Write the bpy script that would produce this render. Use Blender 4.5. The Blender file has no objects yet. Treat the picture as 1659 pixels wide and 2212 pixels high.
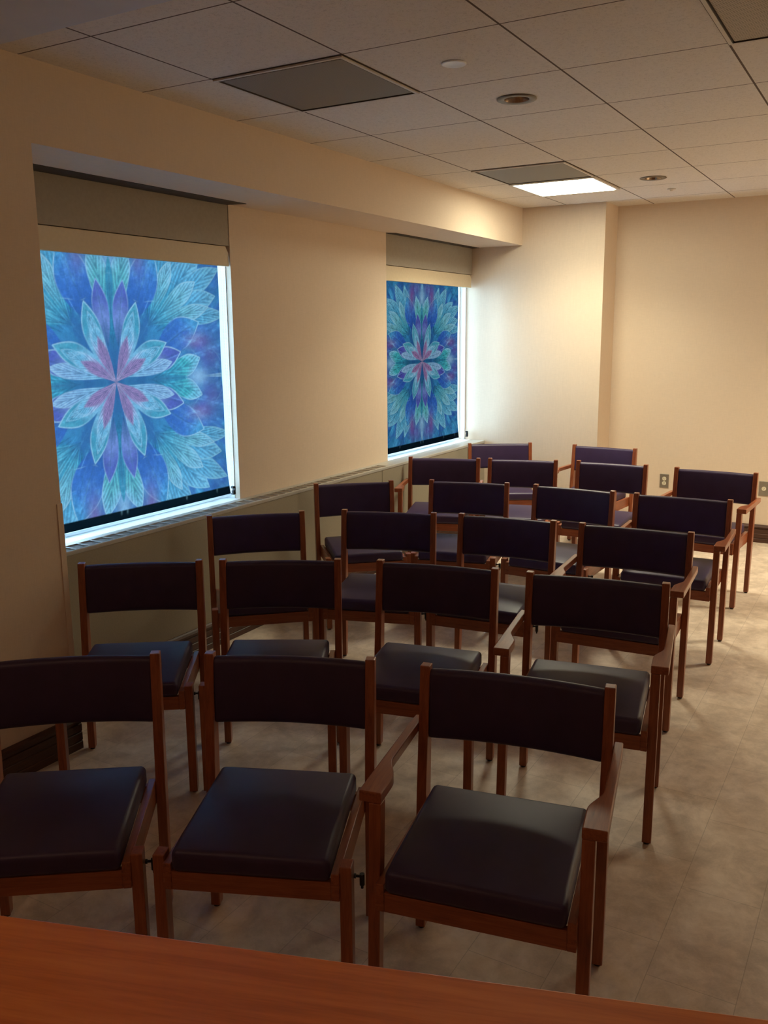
import bpy, bmesh, math, random
import numpy as np
from mathutils import Vector, Matrix
random.seed(7)
S = bpy.context.scene
COL = S.collection
PI = math.pi

# ------------------------------------------------------------------ nodes
class NT:
    def __init__(self, name):
        self.m = bpy.data.materials.new(name); self.m.use_nodes = True
        self.t = self.m.node_tree; self.n = self.t.nodes; self.l = self.t.links
        self.n.clear(); self.out = self.n.new('ShaderNodeOutputMaterial')
    def new(self, typ, **kw):
        o = self.n.new(typ)
        for k, v in kw.items():
            if k.startswith('i_'):
                o.inputs[k[2:].replace('_', ' ')].default_value = v
            else: setattr(o, k, v)
        return o
    def link(self, a, b): self.l.new(a, b)
    def math(self, op, a, b=None, c=None):
        o = self.n.new('ShaderNodeMath'); o.operation = op
        for i, x in enumerate((a, b, c)):
            if x is None: continue
            if isinstance(x, (int, float)): o.inputs[i].default_value = x
            else: self.link(x, o.inputs[i])
        return o.outputs[0]
    def ramp(self, fac, stops):
        o = self.n.new('ShaderNodeValToRGB'); e = o.color_ramp.elements
        while len(e) < len(stops): e.new(0.5)
        for i, (p, c) in enumerate(stops):
            e[i].position = p; e[i].color = (*c, 1)
        self.link(fac, o.inputs[0]); return o.outputs[0]
    def noise(self, vec, scale, detail=3, rough=.5, dist=0):
        o = self.new('ShaderNodeTexNoise'); o.inputs['Scale'].default_value = scale
        o.inputs['Detail'].default_value = detail; o.inputs['Roughness'].default_value = rough
        o.inputs['Distortion'].default_value = dist
        if vec is not None: self.link(vec, o.inputs['Vector'])
        return o.outputs[0]
    def mapping(self, vec, scale=(1, 1, 1), loc=(0, 0, 0), rot=(0, 0, 0)):
        o = self.new('ShaderNodeMapping'); self.link(vec, o.inputs[0])
        o.inputs['Scale'].default_value = scale; o.inputs['Location'].default_value = loc
        o.inputs['Rotation'].default_value = rot
        return o.outputs[0]
    def mix(self, fac, a, b, mode='MIX'):
        o = self.n.new('ShaderNodeMix'); o.data_type = 'RGBA'; o.blend_type = mode
        for i, x in ((0, fac), (6, a), (7, b)):
            if isinstance(x, (int, float)): o.inputs[i].default_value = x
            elif isinstance(x, tuple): o.inputs[i].default_value = (*x, 1) if len(x) == 3 else x
            else: self.link(x, o.inputs[i])
        return o.outputs[2]
    def bsdf(self, color, rough=.5, metal=0, spec=.5, bump=None, bstr=.2, bdist=.002, coat=0):
        b = self.n.new('ShaderNodeBsdfPrincipled')
        for nm, x in (('Base Color', color), ('Roughness', rough)):
            if isinstance(x, tuple): b.inputs[nm].default_value = (*x, 1)
            elif isinstance(x, (int, float)): b.inputs[nm].default_value = x
            else: self.link(x, b.inputs[nm])
        b.inputs['Metallic'].default_value = metal
        b.inputs['Specular IOR Level'].default_value = spec
        b.inputs['Coat Weight'].default_value = coat
        if bump is not None:
            bn = self.new('ShaderNodeBump'); bn.inputs['Strength'].default_value = bstr
            bn.inputs['Distance'].default_value = bdist
            self.link(bump, bn.inputs['Height']); self.link(bn.outputs[0], b.inputs['Normal'])
        self.link(b.outputs[0], self.out.inputs[0]); self.b = b
        return self.m
    def pos(self): return self.new('ShaderNodeNewGeometry').outputs['Position']
    def obj(self): return self.new('ShaderNodeTexCoord').outputs['Object']

def plain(name, c, rough=.5, metal=0, nscale=30, amt=.12, spec=.5):
    t = NT(name); n = t.noise(t.obj(), nscale, 4)
    lo = tuple(x * (1 - amt) for x in c); hi = tuple(min(1, x * (1 + amt)) for x in c)
    return t.bsdf(t.ramp(n, [(.3, lo), (.7, hi)]), rough, metal, spec)

def wallpaper(name, c):
    t = NT(name); p = t.pos()
    a = t.noise(t.mapping(p, (260, 260, 14)), 1, 3, .6)
    b = t.noise(t.mapping(p, (30, 30, 330)), 1, 3, .6)
    s = t.math('ADD', a, b)
    big = t.noise(p, 1.3, 3)
    f = t.math('MULTIPLY_ADD', big, .25, t.math('MULTIPLY', s, .45))
    col = t.ramp(f, [(.38, tuple(x * .93 for x in c)), (.78, tuple(min(1, x * 1.05) for x in c))])
    return t.bsdf(col, .72, 0, .25, s, .22, .0012)

WALLC = (.70, .57, .445)
M = {}
M['wall'] = wallpaper('woven_wallpaper', WALLC)
M['paint'] = plain('ceiling_paint', (.60, .63, .70), .8, nscale=8, amt=.03)
M['soffit_panel'] = plain('taupe_panel', (.33, .285, .23), .6, nscale=60, amt=.05)
M['headbox'] = plain('beige_metal_headbox', (.62, .51, .35), .5, nscale=60, amt=.03)
M['cover'] = plain('taupe_enamel_cover', (.30, .262, .195), .42, nscale=120, amt=.05)
M['cover_slot'] = plain('dark_slot', (.10, .075, .05), .7)
M['grille'] = plain('grille_enamel', (.42, .40, .36), .3, nscale=80, amt=.05)
M['louver'] = plain('brown_louver', (.20, .155, .115), .5)
M['black'] = plain('black_plastic', (.01, .01, .012), .4)
M['white_plastic'] = plain('white_plastic', (.85, .86, .87), .35, amt=.02)
M['steel'] = plain('brushed_steel_plate', (.42, .40, .34), .35, .85, amt=.05)
M['ivory'] = plain('ivory_plastic', (.72, .66, .5), .4, amt=.02)
M['bronze'] = plain('bronze_trim', (.17, .14, .11), .5, .5, amt=.08)
M['cone'] = plain('downlight_cone', (.42, .32, .24), .22, .9, amt=.05)
M['bulb'] = plain('frosted_lamp_glass', (.75, .72, .66), .3, amt=.02)
M['vinyl_frame'] = plain('white_window_frame', (.75, .77, .8), .4, amt=.02)
M['vent_tan'] = plain('vent_metal', (.40, .345, .29), .5, amt=.04)
M['gap_shade'] = plain('gap_shade_dark', (.06, .045, .035), .8)  # near-black that paints in the shade of narrow gaps
M['tbar'] = plain('tbar_enamel', (.58, .53, .47), .5, amt=.03)

def ceiling_mat():
    t = NT('ceiling_tile'); p = t.pos()
    sx = t.new('ShaderNodeSeparateXYZ'); t.link(p, sx.inputs[0])
    def line(ch, w):
        f = t.math('DIVIDE', ch, .6128); f = t.math('ADD', f, 50.5)
        f = t.math('FRACT', f); f = t.math('SUBTRACT', f, .5); f = t.math('ABSOLUTE', f)
        return t.math('LESS_THAN', f, w / .6128)
    ln = t.math('MAXIMUM', line(sx.outputs[0], .0042), line(sx.outputs[1], .0034))
    n1 = t.noise(p, 320, 2, .7); n2 = t.noise(p, 75, 3, .6)
    s = t.math('MULTIPLY_ADD', n1, .6, t.math('MULTIPLY', n2, .4))
    col = t.ramp(s, [(.33, (.50, .45, .40)), (.47, (.72, .665, .60)), (.7, (.76, .70, .64))])
    col = t.mix(ln, col, (.13, .095, .075))
    return t.bsdf(col, .85, 0, .15, s, .35, .0015)
M['ceiling'] = ceiling_mat()

def floor_mat():
    t = NT('stone_look_vinyl_tile'); p = t.pos()
    sx = t.new('ShaderNodeSeparateXYZ'); t.link(p, sx.inputs[0])
    ux = t.math('DIVIDE', t.math('ADD', sx.outputs[0], 20 * .2283 - 2.029), .2283)
    colid = t.math('FLOOR', ux)
    fx = t.math('ABSOLUTE', t.math('SUBTRACT', t.math('FRACT', ux), .5))
    uy = t.math('DIVIDE', t.math('SUBTRACT', sx.outputs[1], .272), .4437)
    off = t.math('MULTIPLY', t.math('SUBTRACT', colid, 20), .3333)
    uy = t.math('ADD', t.math('ADD', uy, off), 60)
    fy = t.math('ABSOLUTE', t.math('SUBTRACT', t.math('FRACT', uy), .5))
    seam = t.math('MAXIMUM', t.math('GREATER_THAN', fx, .5 - .0011 / .2283), t.math('GREATER_THAN', fy, .5 - .0011 / .4437))
    cx = t.new('ShaderNodeCombineXYZ'); t.link(colid, cx.inputs[0]); t.link(t.math('FLOOR', uy), cx.inputs[1])
    wn = t.new('ShaderNodeTexWhiteNoise'); t.link(cx.outputs[0], wn.inputs[0])
    big = t.noise(t.mapping(p, (4.5, 3.6, 1), rot=(0, 0, .5)), 1, 6, .62, .8)
    mid = t.noise(p, 17, 5, .65, .4)
    fine = t.noise(p, 150, 3, .6)
    f = t.math('MULTIPLY_ADD', big, .62, t.math('MULTIPLY', mid, .38))
    f = t.math('ADD', f, t.math('MULTIPLY', t.math('SUBTRACT', wn.outputs[0], .5), .05))
    f = t.math('ADD', f, t.math('MULTIPLY', t.math('SUBTRACT', fine, .5), .10))
    col = t.ramp(f, [(.34, (.43, .335, .255)), (.45, (.54, .43, .335)), (.53, (.64, .52, .41)), (.64, (.75, .63, .51))])
    col = t.mix(t.math('MULTIPLY', seam, .4), col, (.17, .13, .09))
    h = t.math('SUBTRACT', t.math('MULTIPLY_ADD', fine, .5, mid), t.math('MULTIPLY', seam, 1))
    return t.bsdf(col, .46, 0, .42, h, .32, .0015)
M['floor'] = floor_mat()

def wood(name, dark, mid, light, scale=(7, 7, 60), rough=.33, axis_scale=None, spec=.5, coat=.15):
    t = NT(name); o = t.obj()
    info = t.new('ShaderNodeObjectInfo')
    v = t.new('ShaderNodeVectorMath', operation='ADD'); t.link(o, v.inputs[0])
    cb = t.new('ShaderNodeCombineXYZ'); t.link(t.math('MULTIPLY', info.outputs['Random'], 9), cb.inputs[0])
    t.link(t.math('MULTIPLY', info.outputs['Random'], 5), cb.inputs[2]); t.link(cb.outputs[0], v.inputs[1])
    mp = t.mapping(v.outputs[0], scale)
    a = t.noise(mp, 1, 6, .62, .6)
    b = t.noise(t.mapping(v.outputs[0], tuple(s * 3.2 for s in scale)), 1, 3, .6)
    f = t.math('MULTIPLY_ADD', a, .7, t.math('MULTIPLY', b, .3))
    col = t.ramp(f, [(.3, dark), (.5, mid), (.72, light)])
    return t.bsdf(col, rough, 0, spec, b, .06, .001, coat)
# grain runs along the small-scale axis
CH = ((.16, .040, .017), (.27, .074, .028), (.38, .122, .048))
M['wood_v'] = wood('cherry_vertical_grain', *CH, scale=(70, 70, 5))
M['wood_x'] = wood('cherry_crosswise_grain', *CH, scale=(5, 70, 70))
M['wood_y'] = wood('cherry_lengthwise_grain', *CH, scale=(70, 5, 70))
M['table_top'] = wood('table_cherry', (.50, .130, .028), (.70, .205, .045), (.82, .29, .075), scale=(2.2, 34, 30), rough=.36, coat=.25)
M['base_wood'] = wood('dark_mahogany_baseboard', (.03, .011, .007), (.065, .024, .013), (.11, .044, .024), scale=(6, 6, 90), rough=.5, coat=0)

def vinyl():
    t = NT('plum_vinyl'); o = t.obj()
    n = t.noise(o, 420, 2, .6); g = t.noise(o, 14, 3)
    col = t.ramp(g, [(.3, (.036, .0205, .059)), (.7, (.044, .025, .072))])
    return t.bsdf(col, .43, 0, .38, n, .18, .0006)
M['vinyl'] = vinyl()

def perf(name, c, sc):
    t = NT(name); p = t.pos()
    sx = t.new('ShaderNodeSeparateXYZ'); t.link(p, sx.inputs[0])
    fx = t.math('SINE', t.math('MULTIPLY', sx.outputs[0], sc)); fy = t.math('SINE', t.math('MULTIPLY', sx.outputs[1], sc))
    f = t.math('MULTIPLY', fx, fy); g = t.math('GREATER_THAN', f, .25)
    col = t.mix(g, c, tuple(x * .45 for x in c))
    return t.bsdf(col, .55, .1, .4)
M['perf_dark'] = perf('perforated_grey_panel', (.25, .215, .18), 1400)
M['perf_tan'] = perf('perforated_tan_panel', (.43, .36, .29), 420)

def emis(name, c, s):
    t = NT(name); e = t.new('ShaderNodeEmission'); e.inputs[0].default_value = (*c, 1); e.inputs[1].default_value = s
    t.link(e.outputs[0], t.out.inputs[0]); return t.m
M['troffer'] = emis('lit_fluorescent_diffuser', (1.0, .96, .72), 23)
M['lamp_warm'] = emis('lit_warm_lamp', (1.0, .53, .31), 108)

def glass():
    t = NT('window_glass'); a = t.new('ShaderNodeBsdfTransparent'); b = t.new('ShaderNodeBsdfGlossy')
    a.inputs[0].default_value = (.94, .97, .97, 1); b.inputs['Roughness'].default_value = .03
    f = t.new('ShaderNodeFresnel'); m = t.new('ShaderNodeMixShader')
    t.link(f.outputs[0], m.inputs[0]); t.link(a.outputs[0], m.inputs[1]); t.link(b.outputs[0], m.inputs[2])
    t.link(m.outputs[0], t.out.inputs[0]); return t.m
M['glass'] = glass()

def shade_mat():
    t = NT('printed_shade_fabric')
    at = t.new('ShaderNodeAttribute'); at.attribute_name = 'print'
    p = t.pos()
    w1 = t.noise(t.mapping(p, (1, 40, 700)), 1, 2); w2 = t.noise(t.mapping(p, (1, 700, 40)), 1, 2)
    w = t.math('ADD', t.math('MULTIPLY', t.math('ADD', w1, w2), .35), .65)
    hs = t.mix(1.0, at.outputs['Color'], w, 'MULTIPLY')
    tr = t.new('ShaderNodeBsdfTranslucent'); di = t.new('ShaderNodeBsdfDiffuse')
    t.link(hs, tr.inputs[0]); t.link(hs, di.inputs[0])
    m = t.new('ShaderNodeMixShader'); m.inputs[0].default_value = .35
    t.link(tr.outputs[0], m.inputs[1]); t.link(di.outputs[0], m.inputs[2]); t.link(m.outputs[0], t.out.inputs[0])
    return t.m
M['shade'] = shade_mat()
def milky():
    t = NT('milky_plastic_tube'); a = t.new('ShaderNodeBsdfTranslucent'); b = t.new('ShaderNodeBsdfDiffuse'); a.inputs[0].default_value = (.8, .84, .86, 1); b.inputs[0].default_value = (.75, .78, .8, 1)
    m = t.new('ShaderNodeMixShader'); m.inputs[0].default_value = .3; t.link(a.outputs[0], m.inputs[1]); t.link(b.outputs[0], m.inputs[2]); t.link(m.outputs[0], t.out.inputs[0]); return t.m
M['milky'] = milky()

# ------------------------------------------------------------------ mesh helpers
def link(name, bm, mat, parent=None, smooth=False, mats=None):
    me = bpy.data.meshes.new(name); bm.normal_update(); bm.to_mesh(me); bm.free()
    for m in (mats or [mat]): me.materials.append(m)
    if smooth:
        for p in me.polygons: p.use_smooth = True
    o = bpy.data.objects.new(name, me); COL.objects.link(o)
    if parent: o.parent = parent
    return o
def tag(o, label, cat, group=None, kind=None):
    o['label'] = label
    if kind: o['kind'] = kind
    else: o['category'] = cat
    if group: o['group'] = group
    return o
def struct(name, bm, mat, parent=None, **kw):
    o = link(name, bm, mat, parent, **kw); o['kind'] = 'structure'; return o
def empty(name, loc, rz=0):
    o = bpy.data.objects.new(name, None); COL.objects.link(o); o.location = loc; o.rotation_euler = (0, 0, rz)
    o.empty_display_size = .1; return o
def box(bm, x0, x1, y0, y1, z0, z1, mi=0, bev=0, seg=2):
    vs = [bm.verts.new(c) for c in ((x0, y0, z0), (x1, y0, z0), (x1, y1, z0), (x0, y1, z0), (x0, y0, z1), (x1, y0, z1), (x1, y1, z1), (x0, y1, z1))]
    fs = [bm.faces.new([vs[i] for i in f]) for f in ((3, 2, 1, 0), (4, 5, 6, 7), (0, 1, 5, 4), (1, 2, 6, 5), (2, 3, 7, 6), (3, 0, 4, 7))]
    for f in fs: f.material_index = mi
    if bev:
        es = list({e for f in fs for e in f.edges})
        r = bmesh.ops.bevel(bm, geom=es, offset=bev, segments=seg, affect='EDGES', profile=.5)
        for f in r['faces']: f.material_index = mi
    return bm
def prism(bm, poly, axis, a, b, bev=0, seg=2):
    # poly in the two remaining axes (in xyz order), extruded along axis
    def P(u, v, w):
        return {'x': (w, u, v), 'y': (u, w, v), 'z': (u, v, w)}[axis]
    lo = [bm.verts.new(P(u, v, a)) for u, v in poly]; hi = [bm.verts.new(P(u, v, b)) for u, v in poly]
    n = len(poly); fs = [bm.faces.new(lo[::-1]), bm.faces.new(hi)]
    for i in range(n): fs.append(bm.faces.new((lo[i], lo[(i + 1) % n], hi[(i + 1) % n], hi[i])))
    bmesh.ops.recalc_face_normals(bm, faces=fs)
    if bev:
        es = [e for e in {e for f in fs for e in f.edges} if len(e.link_faces) == 2 and e.calc_face_angle(0) > .5]
        bmesh.ops.bevel(bm, geom=es, offset=bev, segments=seg, affect='EDGES', profile=.5)
    return bm
def cyl(bm, c, r, h, axis='z', n=20, r2=None):
    rot = {'z': Matrix(), 'x': Matrix.Rotation(PI / 2, 4, 'Y'), 'y': Matrix.Rotation(PI / 2, 4, 'X')}[axis]
    bmesh.ops.create_cone(bm, cap_ends=True, segments=n, radius1=r, radius2=r if r2 is None else r2, depth=h, matrix=Matrix.Translation(c) @ rot)
    return bm
def lathe(bm, prof, c, n=40, mis=None):
    rings = []
    for r, z in prof:
        if r < 1e-6: rings.append([bm.verts.new((c[0], c[1], c[2] + z))])
        else: rings.append([bm.verts.new((c[0] + r * math.cos(2 * PI * k / n), c[1] + r * math.sin(2 * PI * k / n), c[2] + z)) for k in range(n)])
    for i in range(len(rings) - 1):
        A, B = rings[i], rings[i + 1]
        for k in range(n):
            k2 = (k + 1) % n
            if len(A) == 1 and len(B) == 1: continue
            if len(A) == 1: f = bm.faces.new((A[0], B[k], B[k2]))
            elif len(B) == 1: f = bm.faces.new((A[k], A[k2], B[0]))
            else: f = bm.faces.new((A[k], A[k2], B[k2], B[k]))
            if mis: f.material_index = mis[i]
            f.smooth = True
    return bm
def NB(): return bmesh.new()

# ------------------------------------------------------------------ the room
H = 2.686
XS = -.373      # near wall and soffit face
XP = -.820      # window wall face
XR = 4.05; YB = 5.25; YC = 4.91; YF = -4.5
ZS = 2.392; ZC = .748
W1 = (.19, 1.677); W2 = (3.416, 4.905)

bm = NB(); box(bm, -1.1, XR + .12, YF - .12, YB + .15, -.1, 0); struct('floor', bm, M['floor'])
bm = NB(); box(bm, -1.1, XR + .12, YF - .12, YB + .15, H, H + .12)
struct('ceiling', bm, M['ceiling'])
bm = NB(); box(bm, XS, XR, YF, -.254, 2.62, H); struct('trim_1', bm, M['paint'])
# left wall: thick near part, window wall, soffit
bm = NB()
box(bm, -1.02, XS, YF - .12, .027, 0, H)
box(bm, -1.02, XP, .027, W1[0], 0, ZS)
box(bm, -1.02, XP, W1[1], W2[0], 0, ZS)
box(bm, -1.02, XP, W1[0], W1[1], 0, ZC - .012); box(bm, -1.02, XP, W2[0], YC, 0, ZC - .012)
box(bm, -1.02, XP - .03, W1[0], W1[1], 2.12, ZS); box(bm, -1.02, XP - .03, W2[0], YC, 2.12, ZS)
box(bm, -1.02, XS, .027, YC, ZS, H)
struct('wall_left', bm, M['wall'])
bm = NB(); box(bm, -1.02, .325, YC, YB + .15, 0, H); box(bm, .325, XR + .12, YB, YB + .15, 0, H); struct('wall_back', bm, M['wall'])
bm = NB(); box(bm, XR, XR + .12, YF - .12, YB, 0, H); struct('wall_right', bm, M['wall'])
bm = NB(); box(bm, XS, XR, YF - .12, YF, 0, H); struct('wall_front', bm, M['wall'])
# sill and jamb liners (white, added to brighten the daylit window gap)
for i, (a, b) in enumerate((W1, W2)):
    bm = NB(); box(bm, -1.0, XP, a, b, ZC - .012, ZC)
    if i == 0: box(bm, -1.0, XP - .036, b - .004, b, ZC, 2.12); box(bm, -1.0, XP - .036, a, a + .004, ZC, 2.12)
    else: box(bm, -1.0, XP - .06, b - .004, b, ZC, 2.12); box(bm, -1.0, XP - .036, a, a + .004, ZC, 2.12)
    struct('trim_%d' % (2 + i), bm, M['white_plastic'])
# corner guard on the end of the near wall
bm = NB(); box(bm, XS - .03, XS + .004, .004, .031, .15, 1.043, bev=.002); struct('trim_4', bm, M['wall'])
# taupe panels over the two windows, with a flat dark strip as the slot's shade
for i, (a, b) in enumerate((W1, W2)):
    bm = NB(); box(bm, XP - .03, XP - .004, a, b, 2.172, ZS - .004); struct('trim_%d' % (5 + i), bm, M['soffit_panel'])
    bm = NB(); xp = XP - .004
    pts = [(-.705, .03), (-.715, b + .03), (xp, b - .004), (xp, .03)] if i == 0 else [(xp, a), (-.766, a + .055), (-.756, YC - .004), (xp, YC - .004)]
    prism(bm, pts, 'z', ZS - .003, ZS)
    struct('trim_%d' % (7 + i), bm, M['gap_shade'])

# baseboards: reeded dark wood
def baseboard(name, p0, p1, nrm, h=.146):
    d = Vector((p1[0] - p0[0], p1[1] - p0[1], 0)); L = d.length; d.normalize(); n = Vector((nrm[0], nrm[1], 0))
    prof = [(0, 0), (.016, 0), (.016, .03), (.013, .033), (.013, .036), (.016, .039), (.016, .070), (.013, .073), (.013, .076), (.016, .079),
            (.016, .108), (.012, .111), (.012, .116), (.020, .120), (.022, .130), (.016, .140), (.008, h), (0, h)]
    bm = NB(); A = [bm.verts.new(Vector((p0[0], p0[1], z)) + n * t) for t, z in prof]; B = [bm.verts.new(Vector((p1[0], p1[1], z)) + n * t) for t, z in prof]
    k = len(prof)
    for i in range(k): bm.faces.new((A[i], A[(i + 1) % k], B[(i + 1) % k], B[i]))
    bm.faces.new(A); bm.faces.new(B[::-1]); bmesh.ops.recalc_face_normals(bm, faces=bm.faces[:])
    return struct(name, bm, M['base_wood'])
baseboard('baseboard_left', (XS, YF), (XS, .027), (1, 0))
baseboard('baseboard_back', (.325, YB), (XR, YB), (0, -1))
baseboard('baseboard_column', (-.68, YC), (.325, YC), (0, -1))
baseboard('baseboard_right', (XR, YF), (XR, YB), (-1, 0))

# windows: frame, mullion, glass
for i, (a, b) in enumerate((W1, W2)):
    w = empty('window_%d' % (i + 1), (-.955, (a + b) / 2, ZC)); w['kind'] = 'structure'
    hw = (b - a) / 2; bm = NB(); t = .014; z1 = 2.12 - ZC
    box(bm, -.02, .02, -hw, -hw + t, 0, z1); box(bm, -.02, .02, hw - t, hw, 0, z1)
    box(bm, -.02, .02, -hw, hw, 0, t); box(bm, -.02, .02, -hw, hw, z1 - t, z1)
    o = link('window_frame', bm, M['vinyl_frame'], w); o['kind'] = 'structure'
    bm = NB(); box(bm, -.015, .022, hw - .150, hw - .132, t, z1 - t)
    o = link('mullion', bm, M['vinyl_frame'], w); o['kind'] = 'structure'
    bm = NB(); box(bm, -.003, .003, -hw + t, hw - t, t, z1 - t)
    o = link('glass_pane', bm, M['glass'], w); o['kind'] = 'structure'

# ------------------------------------------------------------------ printed shades
def vnoise(x, y, seed, oct=4):
    rng = np.random.RandomState(seed); out = np.zeros_like(x); amp = 1; tot = 0
    for o in range(oct):
        g = rng.rand(64, 64); X = x * (2 ** o); Y = y * (2 ** o)
        xi = np.floor(X).astype(int); yi = np.floor(Y).astype(int); fx = X - xi; fy = Y - yi
        fx = fx * fx * (3 - 2 * fx); fy = fy * fy * (3 - 2 * fy)
        q = lambda a, b: g[a % 64, b % 64]
        v = q(xi, yi) * (1 - fx) * (1 - fy) + q(xi + 1, yi) * fx * (1 - fy) + q(xi, yi + 1) * (1 - fx) * fy + q(xi + 1, yi + 1) * fx * fy
        out += v * amp; tot += amp; amp *= .55
    return out / tot
def sst(a, b, x):
    t = np.clip((x - a) / (b - a), 0, 1); return t * t * (3 - 2 * t)
def print_colors(X, Z):
    # X, Z: metres from the bloom's centre, four-fold mirrored artwork; returns linear rgb
    x = np.abs(X); z = np.abs(Z)
    n1 = vnoise(x * 16 + 3, z * 16 + 5, 1); n2 = vnoise(x * 60 + 3, z * 60 + 5, 2); n3 = vnoise(x * 7 + 9, z * 7 + 1, 3)
    th = np.arctan2(z, x)
    rad = np.hypot(x, z)
    C = np.empty(x.shape + (3,))
    b0 = np.array((.035, .16, .38)); b1 = np.array((.06, .34, .56)); b2 = np.array((.05, .10, .48))
    k = sst(.35, .65, n1)[..., None]; C[:] = b0 * (1 - k) + b1 * k
    k = sst(.45, .7, n3)[..., None] * .7; C = C * (1 - k) + b2 * k
    streak = .5 + .5 * np.sin(th * 46 + n1 * 9)
    C *= (.82 + .35 * streak * sst(.2, .8, rad))[..., None]
    def blob(cx, cz, rx, rz, col, a):
        nonlocal C
        m = np.exp(-(((x - cx) / rx) ** 2 + ((z - cz) / rz) ** 2)) * a * (.65 + .7 * n1)
        m = np.clip(m, 0, 1)[..., None]; C = C * (1 - m) + np.array(col) * m
    def leaf(p0, p1, w, stops, edge=(.75, .95, .95), ea=.8, peak=.62, veins=0, bend=0., point=1.0, alpha=1., ew=.0035):
        nonlocal C
        p0 = np.array(p0, float); p1 = np.array(p1, float); d = p1 - p0; L = np.hypot(*d); d /= L
        dx = x - p0[0]; dz = z - p0[1]; t = (dx * d[0] + dz * d[1]) / L; s = -dx * d[1] + dz * d[0]
        tc = np.clip(t, 0, 1); s = s - bend * L * tc * (1 - tc) * 4
        up = np.where(tc < peak, np.clip(np.sin(PI / 2 * np.minimum(tc / peak, 1)), 0, 1) ** 1.15, np.clip(np.cos(PI / 2 * np.clip((tc - peak) / (1 - peak), 0, 1)), 0, 1) ** (.95 * point))
        h = w * up; inside = (t > 0) & (t < 1)
        m = sst(-.004, .004, h - np.abs(s)) * inside * alpha
        cs = np.zeros(x.shape + (3,)); ts = [q[0] for q in stops]
        jag = tc + (n2 - .5) * .07 + np.abs(s) / w * .12
        for c in range(3): cs[..., c] = np.interp(jag, ts, [q[1][c] for q in stops])
        cs *= (.78 + .5 * n2)[..., None]
        vein = np.exp(-(np.abs(s) / .004) ** 2) * .35 * (tc < .9); cs *= (1 - vein)[..., None]
        if veins:
            v = np.sin((t * veins - np.abs(s) / w * 3.2) * 2 * PI); cs *= (1 + .42 * sst(.1, .95, v) - .22 * sst(.2, 1, -v))[..., None]
        C = C * (1 - m[..., None]) + cs * m[..., None]
        e = np.exp(-((h - np.abs(s) - ew * .5) / ew) ** 2) * inside * sst(.45, .85, tc) * ea
        C = C * (1 - e[..., None]) + np.array(edge) * e[..., None]
    blue = (.03, .09, .42); cyan = (.10, .46, .62); teal = (.03, .34, .38); green = (.16, .50, .40); pale = (.34, .64, .72)
    pink = (.50, .20, .34); rose = (.60, .09, .17); white = (.52, .70, .84); purp = (.13, .07, .42); deep = (.015, .09, .20); mag = (.36, .08, .30)
    # dark rays on the axes
    m = np.exp(-(np.abs(z) / (.020 + .05 * x)) ** 2) * sst(.9, .1, x); C = C * (1 - .75 * m[..., None]) + np.array(deep) * .75 * m[..., None]
    m = np.exp(-(np.abs(x) / (.022 + .05 * z)) ** 2) * sst(1.0, .1, z); C = C * (1 - .75 * m[..., None]) + np.array(deep) * .75 * m[..., None]
    # corner ferns
    for tip, w in (((.34, .76), .055), ((.50, .76), .07), ((.64, .62), .07), ((.80, .58), .06), ((.76, .43), .065), ((.84, .33), .045)):
        leaf((.20 + .12 * tip[0], .20 + .12 * tip[1]), tip, w, [(0, deep), (.25, teal), (.6, (.10, .38, .50)), (1, (.30, .62, .72))], veins=7, ea=.75, peak=.66, bend=.05, edge=(.6, .9, .85))
    for tip, w in (((.42, .60), .045), ((.60, .50), .05), ((.70, .37), .04)):
        leaf((.24, .27), tip, w, [(0, deep), (.3, (.08, .38, .42)), (.7, (.24, .52, .48)), (1, pale)], veins=6, ea=.8, peak=.7, edge=(.75, .95, .85))
    # blue outer petals with white rims
    leaf((.08, .25), (.29, .66), .10, [(0, deep), (.4, blue), (.75, (.05, .16, .55)), (1, cyan)], ea=.85, peak=.6, bend=-.04)
    leaf((.25, .10), (.62, .29), .085, [(0, deep), (.4, blue), (.75, (.05, .16, .55)), (1, cyan)], ea=.85, peak=.6, bend=.04)
    # magenta patches
    blob(.19, .66, .05, .11, mag, .9); blob(.60, .19, .09, .045, mag, .95); blob(.70, .10, .08, .07, (.20, .08, .38), .8); blob(.10, .74, .09, .09, (.20, .08, .38), .8)
    # axis leaves (pairs of lobes)
    leaf((0, .16), (.115, .66), .062, [(0, deep), (.4, teal), (.75, green), (1, pale)], veins=9, ea=.8, peak=.72, bend=.03)
    leaf((.22, 0), (.62, .10), .056, [(0, deep), (.4, teal), (.75, (.05, .45, .36)), (1, pale)], veins=7, ea=.8, peak=.72, bend=-.03)
    blob(0, .64, .045, .085, white, 1.0); blob(.60, 0, .07, .045, white, 1.0)
    leaf((0, .62), (0.0, .84), .010, [(0, white), (1, white)], ea=.9); leaf((.62, 0), (.86, 0), .009, [(0, white), (1, white)], ea=.9)
    leaf((0, .30), (0, .60), .022, [(0, deep), (1, teal)], ea=0); leaf((.22, 0), (.52, 0), .016, [(0, deep), (1, teal)], ea=0)
    # violet petals
    leaf((.03, .16), (.085, .49), .050, [(0, deep), (.5, (.30, .30, .62)), (.8, purp), (1, purp)], ea=.5, peak=.6)
    leaf((.13, .05), (.47, .135), .060, [(0, deep), (.45, (.34, .36, .66)), (.75, purp), (1, purp)], ea=.9, peak=.62)
    leaf((.05, .02), (.40, .085), .035, [(0, pale), (.5, (.40, .60, .75)), (1, (.5, .62, .8))], ea=.5, peak=.7, veins=6)
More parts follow.
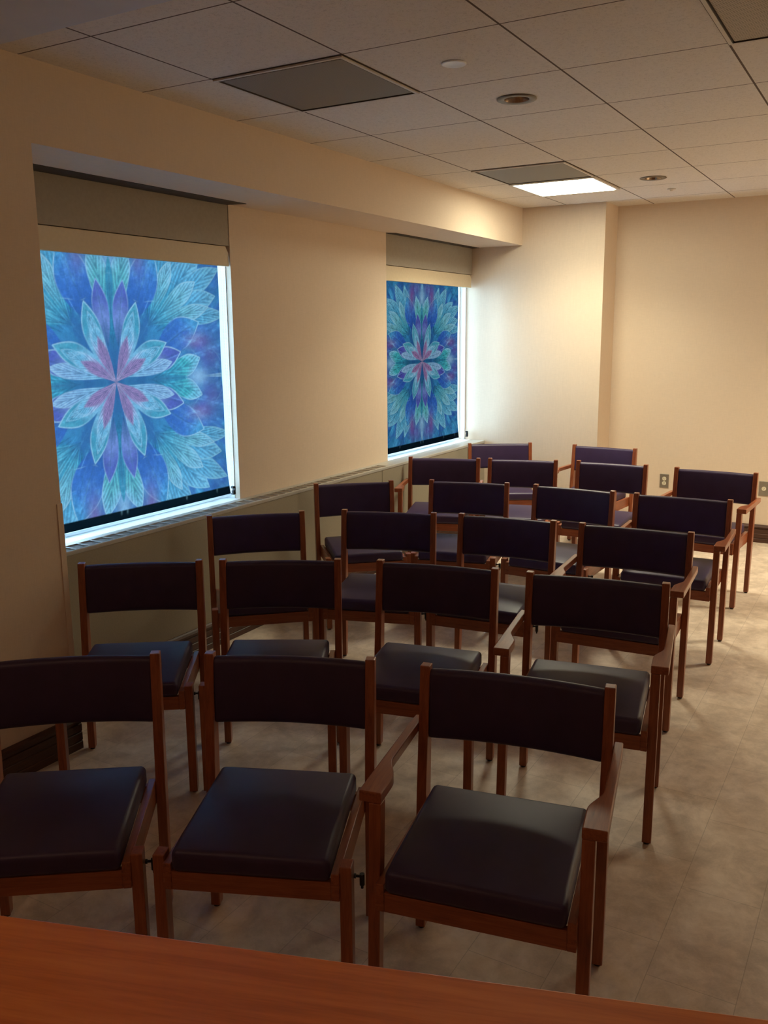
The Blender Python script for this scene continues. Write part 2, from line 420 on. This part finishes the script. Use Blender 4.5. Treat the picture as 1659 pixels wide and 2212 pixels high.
    # the eight bright petals: teal tip, pale middle, pink heart
    for tip, w, bd in (((.165, .385), .056, .030), ((.365, .185), .056, -.030)):
        leaf((0, 0), tip, w, [(0, pink), (.42, pale), (.60, pale), (.78, (.08, .42, .46)), (1, (.16, .52, .52))], ea=.8, peak=.66, bend=-bd * 1.4, veins=0, ew=.0035)
        t2 = (tip[0] * .80, tip[1] * .80)
        leaf((0, 0), t2, w * .70, [(0, pink), (.5, (.6, .35, .5)), (.75, white), (1, (.5, .75, .75))], ea=.45, peak=.64, bend=-bd, veins=7)
        for fr_, wf in ((.88, .5), (.70, .62)):
            leaf((tip[0] * .35, tip[1] * .35), (tip[0] * fr_, tip[1] * fr_), w * wf, [(0, pink), (.3, pale), (.8, (.16, .48, .56)), (1, pale)], ea=.5, peak=.6, bend=-bd * .8, alpha=.6, veins=5, ew=.0025)
        t3 = (tip[0] * .58, tip[1] * .58)
        leaf((0, 0), t3, w * .52, [(0, (.75, .42, .50)), (.35, pink), (1, pink)], ea=.25, peak=.62, veins=6, bend=-bd * .8)
    # lacy pale threads that fan out from the centre and from the corner ferns
    t2a = np.arctan2(z - .22, x - .20); r2a = np.hypot(x - .20, z - .22)
    lace = (vnoise(th * 34 + 2, rad * 9 + n1 * 2, 5, 3) ** 5) * sst(.18, .5, rad)
    lace2 = (vnoise(t2a * 22 + 7, r2a * 14 + n1 * 3, 6, 3) ** 4) * sst(.15, .35, r2a)
    C += (lace * .8 + lace2 * .5)[..., None] * np.array((.35, .8, .85))
    for rr_, aa in ((.47, .5), (.60, .35), (.74, .4)):
        arc = np.exp(-((rad - rr_ * (1 + .10 * np.cos(8 * th))) / .0030) ** 2) * sst(.55, .75, vnoise(th * 5 + rr_ * 30, th * 0 + 3, 8, 2)) * aa
        C = C * (1 - arc[..., None]) + np.array((.55, .8, .85)) * arc[..., None]
    C *= (.82 + .36 * n2)[..., None]
    return np.clip(C, 0.004, .95)

def make_shade(idx, a, b, yc, zc, kx, kz, label, daylight_gain, daylight_wash):
    XF = -.857
    root = empty('roller_shade', (XF, (a + b) / 2, ZC)); tag(root, label, 'window shade', 'printed roller shades in the two windows')
    ymid = (a + b) / 2
    NX, NZ = 300, 400; z0, z1 = .785, 2.10
    zz = np.linspace(z0, z1, NZ); uu = np.linspace(0, 1, NX)
    U, Zg = np.meshgrid(uu, zz)
    fl = np.clip((1.15 - Zg) / .4, 0, 1) ** 2
    right = b + .028 * fl; left = a + 0 * fl
    Y = left + U * (right - left)
    bow = .010 * fl * np.cos(U * PI) * -1 + .0025 * np.sin(Zg * 9 + U * 3)
    Xp = XF + bow + .004
    col = print_colors((Y - yc) / kx, (Zg - zc) / kz)
    col = col * (1 - daylight_wash) + np.array((.13, .34, .66)) * daylight_wash  # near print bleached paler to imitate its brighter daylight
    # solid dark band along the lower hem with a few printed tails crossing it
    band = sst(.834, .829, Zg)
    yy = Y - yc
    tails = sum(np.exp(-((yy - q - .05 * (Zg - .83)) / .006) ** 2) for q in (-.02, .02, -.42 * kx, .45 * kx, .70 * kx)) * .5 * sst(.80, .83, Zg)
    dk = np.array((.006, .016, .024)); t3 = np.array((.25, .40, .42))
    bc = dk * (1 - np.clip(tails, 0, 1)[..., None]) + t3 * np.clip(tails, 0, 1)[..., None]
    col = col * (1 - band[..., None]) + bc * band[..., None]
    col = np.clip(col * daylight_gain * np.array((1.22, 1.06, 1.0)), 0, .96)  # brightness differs per window: the unequal daylight is put into the print
    co = np.stack([Xp + .857, Y - ymid, Zg - ZC], -1).reshape(-1, 3).astype(np.float32)
    idxs = np.arange(NX * NZ).reshape(NZ, NX)
    q = np.stack([idxs[:-1, :-1], idxs[:-1, 1:], idxs[1:, 1:], idxs[1:, :-1]], -1).reshape(-1)
    me = bpy.data.meshes.new('printed_fabric'); nf = (NX - 1) * (NZ - 1)
    me.vertices.add(NX * NZ); me.vertices.foreach_set('co', co.ravel())
    me.loops.add(nf * 4); me.loops.foreach_set('vertex_index', q.astype(np.int32))
    me.polygons.add(nf); me.polygons.foreach_set('loop_start', np.arange(0, nf * 4, 4, dtype=np.int32))
    me.update(calc_edges=True); me.validate()
    at = me.color_attributes.new('print', 'FLOAT_COLOR', 'POINT')
    rgba = np.ones((NX * NZ, 4), np.float32); rgba[:, :3] = col.reshape(-1, 3); at.data.foreach_set('color', rgba.ravel())
    me.polygons.foreach_set('use_smooth', np.ones(nf, bool))
    me.materials.append(M['shade'])
    o = bpy.data.objects.new('printed_fabric', me); COL.objects.link(o); o.parent = root
    o['label'] = 'blue green kaleidoscope flower print with a black bottom band'
    L = b + .028 - a
    bm = NB(); cyl(bm, (.004, (a + b + .028) / 2 - ymid, .777 - ZC), .0075, L, 'y', 16); o = link('hem_bar', bm, M['milky'], root, smooth=True); o['label'] = 'white tube along the bottom of the shade'
    # head box (beige), with a chamfered far end
    oa, ob = (W1 if idx == 0 else W2)
    y0, y1 = oa + .004 - ymid, ob - .006 - ymid
    bm = NB(); prism(bm, [(y0, 2.063 - ZC), (y1, 2.063 - ZC), (y1, 2.135 - ZC), (y1 - .022, 2.168 - ZC), (y0, 2.168 - ZC)], 'x', .006, .030, bev=.0015)
    link('headbox', bm, M['headbox'], root)
    # beaded chain loop and its tensioner
    ch = ob - .028 - ymid
    bm = NB()
    for s in (-1, 1):
        n = 150
        for k in range(n):
            z = (.812 + (2.06 - .812) * k / n) - ZC; f = min(1, (z - .06) / 1.0)
            sp = .004 + .006 * f
            bmesh.ops.create_icosphere(bm, subdivisions=1, radius=.0016, matrix=Matrix.Translation((.008, ch + s * sp - .012 * f, z)))
    o = link('pull_chain', bm, M['steel'], root)
    bm = NB(); box(bm, 0, .02, ch - .008, ch + .010, .775 - ZC, .785 - ZC, bev=.002); box(bm, .0, .02, ch + .004, ch + .012, .780 - ZC, .822 - ZC, bev=.002)
    box(bm, .0, .02, ch - .010, ch + .006, .812 - ZC, .826 - ZC, bev=.003); box(bm, .002, .018, ch - .006, ch + .002, .783 - ZC, .80 - ZC, bev=.002)
    link('chain_tensioner', bm, M['black'], root)
    return root
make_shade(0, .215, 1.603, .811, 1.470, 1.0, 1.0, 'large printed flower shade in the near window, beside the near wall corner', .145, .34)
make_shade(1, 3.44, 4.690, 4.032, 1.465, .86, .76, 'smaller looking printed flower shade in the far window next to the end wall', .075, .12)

# ------------------------------------------------------------------ radiator cover under the windows
XC = -.685
rc = empty('radiator_cover', (XC, 2.4, 0)); tag(rc, 'long taupe enamel radiator cover with slotted top running below both windows', 'radiator cover')
seams = [.04, 3.1, 4.55, YC - .004]
for k in range(len(seams) - 1):
    bm = NB(); box(bm, -.018, 0, seams[k] + .002 - 2.4, seams[k + 1] - .002 - 2.4, .146, ZC - .012, bev=.002)
    link('front_panel', bm, M['cover'], rc)
bm = NB(); box(bm, -.06, -.020, .04 - 2.4, YC - .004 - 2.4, .01, ZC - .014); link('backing', bm, M['cover_slot'], rc)
# rounded top nose and grille ladder
bm = NB()
y0, y1 = .035 - 2.4, YC - .004 - 2.4
box(bm, -.012, .003, y0, y1, ZC - .022, ZC, bev=.004)
box(bm, -.134, -.092, y0, y1, ZC - .012, ZC, bev=.001)
y = .281
while y < YC - .05:
    if y < 3.2:
        box(bm, -.094, -.010, y - .005 - 2.4, y + .005 - 2.4, ZC - .010, ZC - .0005)
    y += .0765
box(bm, -.094, -.010, 3.2 - 2.4, y1, ZC - .012, ZC - .0005)
link('grille', bm, M['grille'], rc)
bm = NB(); box(bm, -.094, -.010, .05 - 2.4, 3.2 - 2.4, ZC - .012, ZC - .004); link('louver_tray', bm, M['louver'], rc)
# toe board
baseboard('baseboard_radiator', (XC - .006, .04), (XC - .006, YC), (1, 0))

# ------------------------------------------------------------------ ceiling fittings
T = .6128
def troffer(i, j, watts, name, label, group=None):
    x0, y0 = i * T, j * T; cx, cy = x0 + T / 2, y0 + T / 2
    r = empty(name, (cx, cy, H)); tag(r, label, 'ceiling light', group)
    h = T / 2 - .004; g = .022
    bm = NB()
    for (a, b, c, d) in ((-h, h, -h, -h + g), (-h, h, h - g, h), (-h, -h + g, -h + g, h - g), (h - g, h, -h + g, h - g)): box(bm, a, b, c, d, -.012, -.001, bev=.001)
    link('frame', bm, M['tbar'], r)
    bm = NB(); prism(bm, [(-h + g, -.004), (-h + g + .012, -.014), (h - g - .012, -.014), (h - g, -.004)], 'y', -h + g, h - g)
    link('diffuser', bm, M['troffer'], r)
    ld = bpy.data.lights.new('prismatic_lens_light', 'AREA'); ld.shape = 'SQUARE'; ld.size = .54; ld.energy = watts; ld.color = (1.0, .94, .69) if i == 0 else (1.0, .90, .66); ld.spread = math.radians(125)
    lo = bpy.data.objects.new('prismatic_lens_light', ld); COL.objects.link(lo); lo.parent = r; lo.location = (0, 0, -.016)
    return r
troffer(0, 6, 22, 'ceiling_light', 'square glowing white ceiling panel light beside the grey vent', 'square ceiling panel lights')
troffer(5, 6, 38, 'ceiling_light', 'square glowing ceiling panel light by the right hand wall, outside the photo', 'square ceiling panel lights')
def vent(i, j, label, mat):
    x0, y0 = i * T, j * T; cx, cy = x0 + T / 2, y0 + T / 2; r = empty('ceiling_vent', (cx, cy, H)); tag(r, label, 'ceiling vent', 'square vents in the ceiling grid')
    h = T / 2 - .003; g = .014
    bm = NB(); box(bm, -h, h, -h, h, -.0022, -.0008); link('backing', bm, M['gap_shade'], r)
    bm = NB()
    for (a, b, c, d) in ((-h, h, -h, -h + g), (-h, h, h - g, h), (-h, -h + g, -h + g, h - g), (h - g, h, -h + g, h - g)): box(bm, a, b, c, d, -.009, -.0024, bev=.001)
    link('frame', bm, M['tbar'], r)
    bm = NB(); i0 = h - g; i1 = i0 - .003
    for (a, b, c, d) in ((-i0, i0, -i0, -i1), (-i0, i0, i1, i0), (-i0, -i1, -i1, i1), (i1, i0, -i1, i1)): box(bm, a, b, c, d, -.0086, -.0023)
    link('shadow_ring', bm, M['gap_shade'], r)  # dark ring painted in as the shadow gap round the panel
    h2 = h - g - .007
    bm = NB(); box(bm, -h2, h2, -h2 + .012, h2, -.005, -.0024, bev=.0008); link('perforated_panel', bm, mat, r)
    bm = NB(); n = 30
    for k in range(n): box(bm, -h2 + 2 * h2 * k / n, -h2 + 2 * h2 * (k + .55) / n, -h2, -h2 + .008, -.005, -.0024)
    link('edge_slots', bm, M['tbar'], r)
vent(0, 1, 'dark grey square vent in the ceiling above the near window', M['perf_dark'])
vent(0, 5, 'grey square vent directly against the glowing ceiling light', M['perf_dark'])
vent(3, 1, 'tan perforated square vent in the top right corner of the ceiling', M['perf_tan'])
def downlight(x, y, label):
    r = empty('recessed_downlight', (x, y, H)); tag(r, label, 'ceiling light', 'round recessed downlights')
    bm = NB(); lathe(bm, [(.086, -.001), (.0865, -.004), (.083, -.006), (.058, -.0055), (.054, -.004)], (0, 0, 0)); link('trim_ring', bm, M['bronze'], r)
    bm = NB(); lathe(bm, [(.054, -.004), (.050, .012), (.042, .05), (.034, .075)], (0, 0, 0))
    link('reflector_cone', bm, M['cone'], r)
    bm = NB(); lathe(bm, [(.034, .075), (.034, .062), (.024, .050), (.010, .044), (0, .043)], (0, 0, 0)); link('lamp', bm, M['bulb'], r)
CANS = [(.915, 1.547), (.914, 3.974)]
for (x, y), lb in zip(CANS, ('round bronze rimmed recessed downlight in the near ceiling, unlit', 'round bronze rimmed recessed downlight right of the glowing panel light')): downlight(x, y, lb)
# cut real holes in the ceiling for the cans
hb = NB()
for x, y in CANS: cyl(hb, (x, y, H + .04), .0555, .12, 'z', 40)
me = bpy.data.meshes.new('cutter'); hb.to_mesh(me); hb.free()
cut = bpy.data.objects.new('cutter', me); COL.objects.link(cut)
ce = bpy.data.objects['ceiling']; md = ce.modifiers.new('b', 'BOOLEAN'); md.object = cut; md.operation = 'DIFFERENCE'; md.solver = 'EXACT'
dg = bpy.context.evaluated_depsgraph_get(); nm = bpy.data.meshes.new_from_object(ce.evaluated_get(dg)); ce.modifiers.clear(); ce.data = nm
bpy.data.objects.remove(cut)
bm = NB(); lathe(bm, [(.047, -.001), (.047, -.004), (.043, -.006), (.038, -.0045), (.02, -.0025), (0, -.002)], (0, 0, 0))
o = link('ceiling_speaker_cap', bm, M['white_plastic']); o.location = (.910, .929, H); tag(o, 'small round white cap in the ceiling ahead of the bronze downlight', 'ceiling cap')
bm = NB(); lathe(bm, [(.030, -.001), (.030, -.004), (.026, -.006), (.012, -.007), (.010, -.016), (0, -.017)], (0, 0, 0))
o = link('sprinkler_head', bm, M['tbar']); o.location = (.911, 4.524, H); tag(o, 'tiny pale round sprinkler head near the end wall', 'sprinkler')

# ------------------------------------------------------------------ wall outlets
def outlet(x, z, n, label):
    r = empty('wall_outlet', (x, YB, z)); tag(r, label, 'outlet', 'outlets on the end wall')
    bm = NB(); box(bm, -.037, .037, -.005, 0, -.058, .058, bev=.002); link('cover_plate', bm, M['steel'], r)
    for zz in ((-.020, .020) if n == 2 else (0,)):
        bm = NB(); cyl(bm, (0, -.0055, zz), .0165, .004, 'y', 24); p = link('receptacle', bm, M['ivory'], r)
        bm = NB()
        for s in (-1, 1): box(bm, s * .006 - .001, s * .006 + .001, -.0082, -.0070, zz - .001, zz + .008)
        cyl(bm, (0, -.0076, zz - .007), .0022, .0012, 'y', 10); link('slots', bm, M['black'], p)
    for zz in ((0,) if n == 2 else (-.032, .032)):
        bm = NB(); cyl(bm, (0, -.0055, zz), .003, .002, 'y', 12); link('screw', bm, M['steel'], r)
outlet(.811, .446, 2, 'steel outlet plate with two sockets on the end wall')
outlet(1.592, .441, 1, 'steel outlet plate with a single socket at the right edge')

# ------------------------------------------------------------------ chairs
HT = .789; LEAN = .050; D = .398
def ylean(z): return -LEAN * (1 - z / HT)
def rounded_block(fn, hx, hy, hz, r, nx, ny, nz, p=1.0):
    """grid box of half sizes, edges rounded by radius r, then mapped by fn"""
    bm = NB()
    def coords(n, h):
        inner = [-(h - r) + 2 * (h - r) * i / n for i in range(n + 1)]
        ed = [.0, .30, .62, .87]
        return [-h + r * (1 - math.cos(a * PI / 2)) * 1.0 for a in ed] + inner + [h - r * (1 - math.cos(a * PI / 2)) for a in reversed(ed)]
    xs, ys, zs = coords(nx, hx), coords(ny, hy), coords(nz, hz)
    cache = {}
    def V(i, j, k):
        key = (i, j, k)
        if key not in cache:
            q = Vector((xs[i], ys[j], zs[k])); c = Vector((max(-hx + r, min(hx - r, q.x)), max(-hy + r, min(hy - r, q.y)), max(-hz + r, min(hz - r, q.z))))
            d = q - c
            if d.length > 1e-9:
                m = max(abs(d.x), abs(d.y), abs(d.z)); d = d.normalized() * m
            cache[key] = bm.verts.new(fn(c + d))
        return cache[key]
    I, J, K = len(xs) - 1, len(ys) - 1, len(zs) - 1
    for i in range(I):
        for j in range(J):
            bm.faces.new((V(i, j, 0), V(i, j + 1, 0), V(i + 1, j + 1, 0), V(i + 1, j, 0)))
            bm.faces.new((V(i, j, K), V(i + 1, j, K), V(i + 1, j + 1, K), V(i, j + 1, K)))
        for k in range(K):
            bm.faces.new((V(i, 0, k), V(i + 1, 0, k), V(i + 1, 0, k + 1), V(i, 0, k + 1)))
            bm.faces.new((V(i, J, k), V(i, J, k + 1), V(i + 1, J, k + 1), V(i + 1, J, k)))
    for j in range(J):
        for k in range(K):
            bm.faces.new((V(0, j, k), V(0, j, k + 1), V(0, j + 1, k + 1), V(0, j + 1, k)))
            bm.faces.new((V(I, j, k), V(I, j + 1, k), V(I, j + 1, k + 1), V(I, j, k + 1)))
    bmesh.ops.recalc_face_normals(bm, faces=bm.faces[:])
    return bm
YFR = -LEAN - D            # front leg centre
LW = .014                  # half thickness of posts across
def make_chair(arms):
    W = .5016 if arms else .4729
    hw = W / 2
    root = empty('armchair' if arms else 'side_chair', (0, 0, 0))
    for s in (-1, 1):
        # rear post, one piece from floor to crest, widest at the seat
        bm = NB(); prism(bm, [(-LEAN - .016, .008), (-LEAN + .016, .008), (-.008 + .004, .40), (.0155, HT), (-.0155, HT), (-.052, .42), (-.056, .36)], 'x', s * hw - LW, s * hw + LW, bev=.0025)
        p = link('rear_leg', bm, M['wood_v'], root)
        bm = NB(); cyl(bm, (s * hw, -LEAN, .004), .010, .008, 'z', 14); link('glide', bm, M['black'], p)
        # front leg
        aw = 0 if arms else .006
        top = .597 if arms else .428; sh = (.0536 if arms else .014) * top
        bm = NB(); prism(bm, [(YFR - .016 - aw, .008), (YFR + .016, .008), (YFR + .018 + sh, top), (YFR - .018 + sh - aw, top)], 'x', s * hw - LW - .001, s * hw + LW + .001, bev=.0025)
        p = link('front_leg', bm, M['wood_v'], root)
        bm = NB(); cyl(bm, (s * hw, YFR, .004), .010, .008, 'z', 14); link('glide', bm, M['black'], p)
        # side rail
        a, b = sorted((s * (hw - LW), s * (hw - LW - .021)))
        bm = NB(); prism(bm, [(YFR - .026, .341), (YFR - .026, .413), (-.036, .408), (-.036, .338)], 'x', a, b, bev=.002)
        link('side_rail', bm, M['wood_y'], root)
    hi = hw - LW - .021
    bm = NB(); box(bm, -hi, hi, YFR - .0255, YFR - .0055, .3415, .392, bev=.0015)
    for s in (-1, 1):       # finger joint at the corners
        for k in range(2):
            z = .352 + k * .022
            a, b = sorted((s * hi, s * (hi + .0212))); box(bm, a, b, YFR - .0265, YFR - .0256, z, z + .011)
    link('front_rail', bm, M['wood_x'], root)
    bm = NB(); box(bm, -hi, hi, -.058, -.038, .342, .395, bev=.0015); link('back_rail', bm, M['wood_x'], root)
    # seat cushion
    hx = hi - .0015; y0, y1 = YFR - .032, -.050; hy = (y1 - y0) / 2; cy = (y0 + y1) / 2; hz = .031
    def f(q):
        u = q.x / hx; v = q.y / hy
        crown = .010 * max(0, 1 - u * u) * max(0, 1 - v * v) if q.z > 0 else 0
        roll = -.010 * max(0, -v - .6) ** 1.5 * 2 if q.z > 0 else 0
        return Vector((q.x, q.y + cy, q.z + .423 + crown + roll + .020 * (q.y + hy)))
    bm = rounded_block(f, hx, hy, hz, .016, 12, 12, 3)
    link('seat_cushion', bm, M['vinyl'], root, smooth=True)
    # back pad, bowed backwards
    bx = hw - LW + .010; bz = .100; zc = .677
    def g(q):
        u = q.x / bx; v = q.z / bz
        z = q.z + zc; y = ylean(z) + .024 * (1 - min(1, u * u)) + q.y
        if q.y < 0: y -= .006 * max(0, 1 - v * v) * max(0, 1 - u ** 4)
        return Vector((q.x, y + .002, z))
    bm = rounded_block(g, bx, .0175, bz, .0170, 18, 1, 8)
    link('backrest', bm, M['vinyl'], root, smooth=True)
    if arms:
        for s in (-1, 1):
            o_ = hw + LW + .026; nin = hw + LW + .0005; pin = hw - .016
            yf = YFR + .0145; pts = []
            pts.append((o_ - .0, yf)); pts.append((o_ + .001, yf + .02)); pts.append((o_ - .001, -.02)); pts.append((o_ - .003, .022)); pts.append((nin, .022)); 
            pts.append((nin, yf + .185))
            for k in range(1, 9):
                t = k / 9; e = t * t * (3 - 2 * t)
                pts.append((nin + (pin - nin) * e, yf + .185 - .10 * t))
            pts.append((pin, yf + .08)); pts.append((pin, yf))
            pts = [(s * x, y) for x, y in pts]
            bm = NB(); prism(bm, pts, 'z', .597, .625, bev=.003)
            # gentle dip of the arm's underside is level in the photo: keep flat
            link('armrest', bm, M['wood_y'], root)
    else:
        s = 1
        bm = NB(); cyl(bm, (hw + LW + .011, YFR + .02, .384), .0035, .022, 'x', 10); cyl(bm, (hw + LW + .021, YFR + .02, .376), .0065, .030, 'z', 12)
        cyl(bm, (hw + LW + .021, YFR + .02, .358), .0035, .012, 'z', 10); cyl(bm, (hw + LW + .003, YFR + .02, .384), .006, .006, 'x', 12)
        link('ganging_clamp', bm, M['black'], root)
    return root
def copy_tree(o, parent=None):
    c = o.copy(); COL.objects.link(c)
    if parent: c.parent = parent
    for ch in [x for x in bpy.data.objects if x.parent == o]: copy_tree(ch, c)
    return c
CHAIRS = [
 ('A1', 0, .470, -.6757, .6253, 'armless plum chair at the left edge of the front row, partly cut off'),
 ('A2', 0, 1.0225, -.370, .3976, 'armless plum chair in the middle of the front row'),
 ('A3', 1, 1.6477, -.196, .189, 'plum armchair at the right of the front row, nearest of all armchairs'),
 ('B1', 0, -.151, .2163, .6006, 'armless chair at the left end of the second row, beside the near wall corner'),
 ('B2', 0, .3316, .517, .5055, 'armless chair second from left in the second row'),
 ('B3', 0, .9341, .749, .2095, 'armless chair just left of the armchair in the second row'),
 ('B4', 1, 1.5506, .8587, .1694, 'armchair at the right end of the second row'),
 ('C1', 0, -.349, 1.226, .735, 'armless chair at the left end of the third row, angled under the near window'),
 ('C2', 0, .232, 1.5893, .3037, 'armless chair second from left in the third row'),
 ('C3', 0, .8289, 1.7338, .1092, 'armless chair just left of the armchair in the third row'),
 ('C4', 1, 1.4538, 1.7883, .0608, 'armchair at the right end of the third row'),
 ('D1', 0, -.413, 2.282, .735, 'armless chair at the left end of the fourth row, against the radiator cover'),
 ('D2', 0, .2107, 2.6268, .2281, 'armless chair second from left in the fourth row'),
 ('D3', 0, .8528, 2.705, -.0269, 'armless chair just left of the armchair in the fourth row'),
 ('D4', 1, 1.4764, 2.7025, .0367, 'armchair at the right end of the fourth row'),
 ('E1', 1, -.394, 3.509, .3177, 'armchair at the left end of the fifth row, under the far window'),
 ('E2', 0, .1500, 3.6850, .2533, 'armless chair second from left in the fifth row'),
 ('E3', 0, .7668, 3.7968, .018, 'armless chair third from left in the fifth row, in front of the last armchair'),
 ('E4', 1, 1.4642, 3.7689, -.057, 'armchair by the outlets at the right end of the fifth row'),
 ('F1', 1, -.3676, 4.4943, .5516, 'rearmost left armchair, in the corner under the far window'),
 ('F2', 1, .4666, 4.6392, -.0839, 'rearmost right armchair, in front of the wall corner by the end wall'),
]
proto = {}
for code, arms, x, y, t, lb in CHAIRS:
    if arms not in proto: proto[arms] = r = make_chair(arms)
    else: r = copy_tree(proto[arms])
    r.location = (x, y, 0); r.rotation_euler = (0, 0, t)
    tag(r, lb, 'chair', 'plum and cherry wood chairs in rows')

# ------------------------------------------------------------------ table in the foreground
ang = math.atan2(-1.148 + 1.524, 2.402 - 1.272)
tb = empty('wooden_table', (1.80, -1.345, 0), ang); tag(tb, 'reddish orange cherry wood table across the bottom of the photo', 'table')
TW = 1.25; TD = .62; TZ = .76
bm = NB(); box(bm, -TW, TW, -TD, 0, TZ - .030, TZ, bev=.003, seg=3); link('tabletop', bm, M['table_top'], tb)
bm = NB(); box(bm, -TW + .08, TW - .08, -.09, -.07, TZ - .12, TZ - .0305); box(bm, -TW + .08, TW - .08, -TD + .07, -TD + .09, TZ - .12, TZ - .0305)
box(bm, -TW + .08, -TW + .10, -TD + .09, -.09, TZ - .12, TZ - .0305); box(bm, TW - .10, TW - .08, -TD + .09, -.09, TZ - .12, TZ - .0305)
link('apron', bm, M['wood_x'], tb)
for sx in (-1, 1):
    for yy in (-.10, -TD + .05):
        bm = NB(); box(bm, sx * (TW - .09) - .025, sx * (TW - .09) + .025, yy, yy + .05, 0, TZ - .0305, bev=.003); link('leg', bm, M['wood_v'], tb)

# ------------------------------------------------------------------ light
def cans_warm(x, y, label):
    r = empty('recessed_downlight', (x, y, 2.62)); tag(r, label, 'ceiling light', 'round recessed downlights')
    bm = NB(); lathe(bm, [(.086, -.001), (.0865, -.004), (.083, -.006), (.058, -.0055), (.054, -.004)], (0, 0, 0)); link('trim_ring', bm, M['bronze'], r)
    bm = NB(); cyl(bm, (0, 0, -.003), .054, .003, 'z', 32); link('lamp', bm, M['lamp_warm'], r)
for x, y, lb in ((.9, -2.3, 'lit warm downlight behind the camera, left'), (2.6, -2.9, 'lit warm downlight behind the camera, right')):
    cans_warm(x, y, lb)

w = bpy.data.worlds.new('sky'); S.world = w; w.use_nodes = True
bg = w.node_tree.nodes['Background']; bg.inputs[0].default_value = (.50, .76, 1.0, 1); bg.inputs[1].default_value = 24.0

# ------------------------------------------------------------------ camera
f, yaw, pitch, roll, cx, cy, cz = 1923.4256, -.5263, -.2001, -.0093, 2.4842, -2.3352, 1.7008
fw = Vector((math.sin(yaw) * math.cos(pitch), math.cos(yaw) * math.cos(pitch), math.sin(pitch)))
r0 = Vector((math.cos(yaw), -math.sin(yaw), 0)); u0 = r0.cross(fw)
r = math.cos(roll) * r0 + math.sin(roll) * u0; u = -math.sin(roll) * r0 + math.cos(roll) * u0
cam = bpy.data.cameras.new('camera'); co = bpy.data.objects.new('camera', cam); COL.objects.link(co)
m = Matrix((r, u, -fw)).transposed().to_4x4(); m.translation = (cx, cy, cz); co.matrix_world = m
cam.sensor_fit = 'VERTICAL'; cam.sensor_height = 36; cam.sensor_width = 27; cam.lens = f / 2212 * 36; cam.clip_start = .05
S.camera = co
S.view_settings.view_transform = 'Standard'; S.view_settings.look = 'None'; S.view_settings.gamma = 1
S.view_settings.use_curve_mapping = False; S.view_settings.exposure = 0
S.cycles.max_bounces = 10; S.cycles.diffuse_bounces = 6; S.cycles.transparent_max_bounces = 12
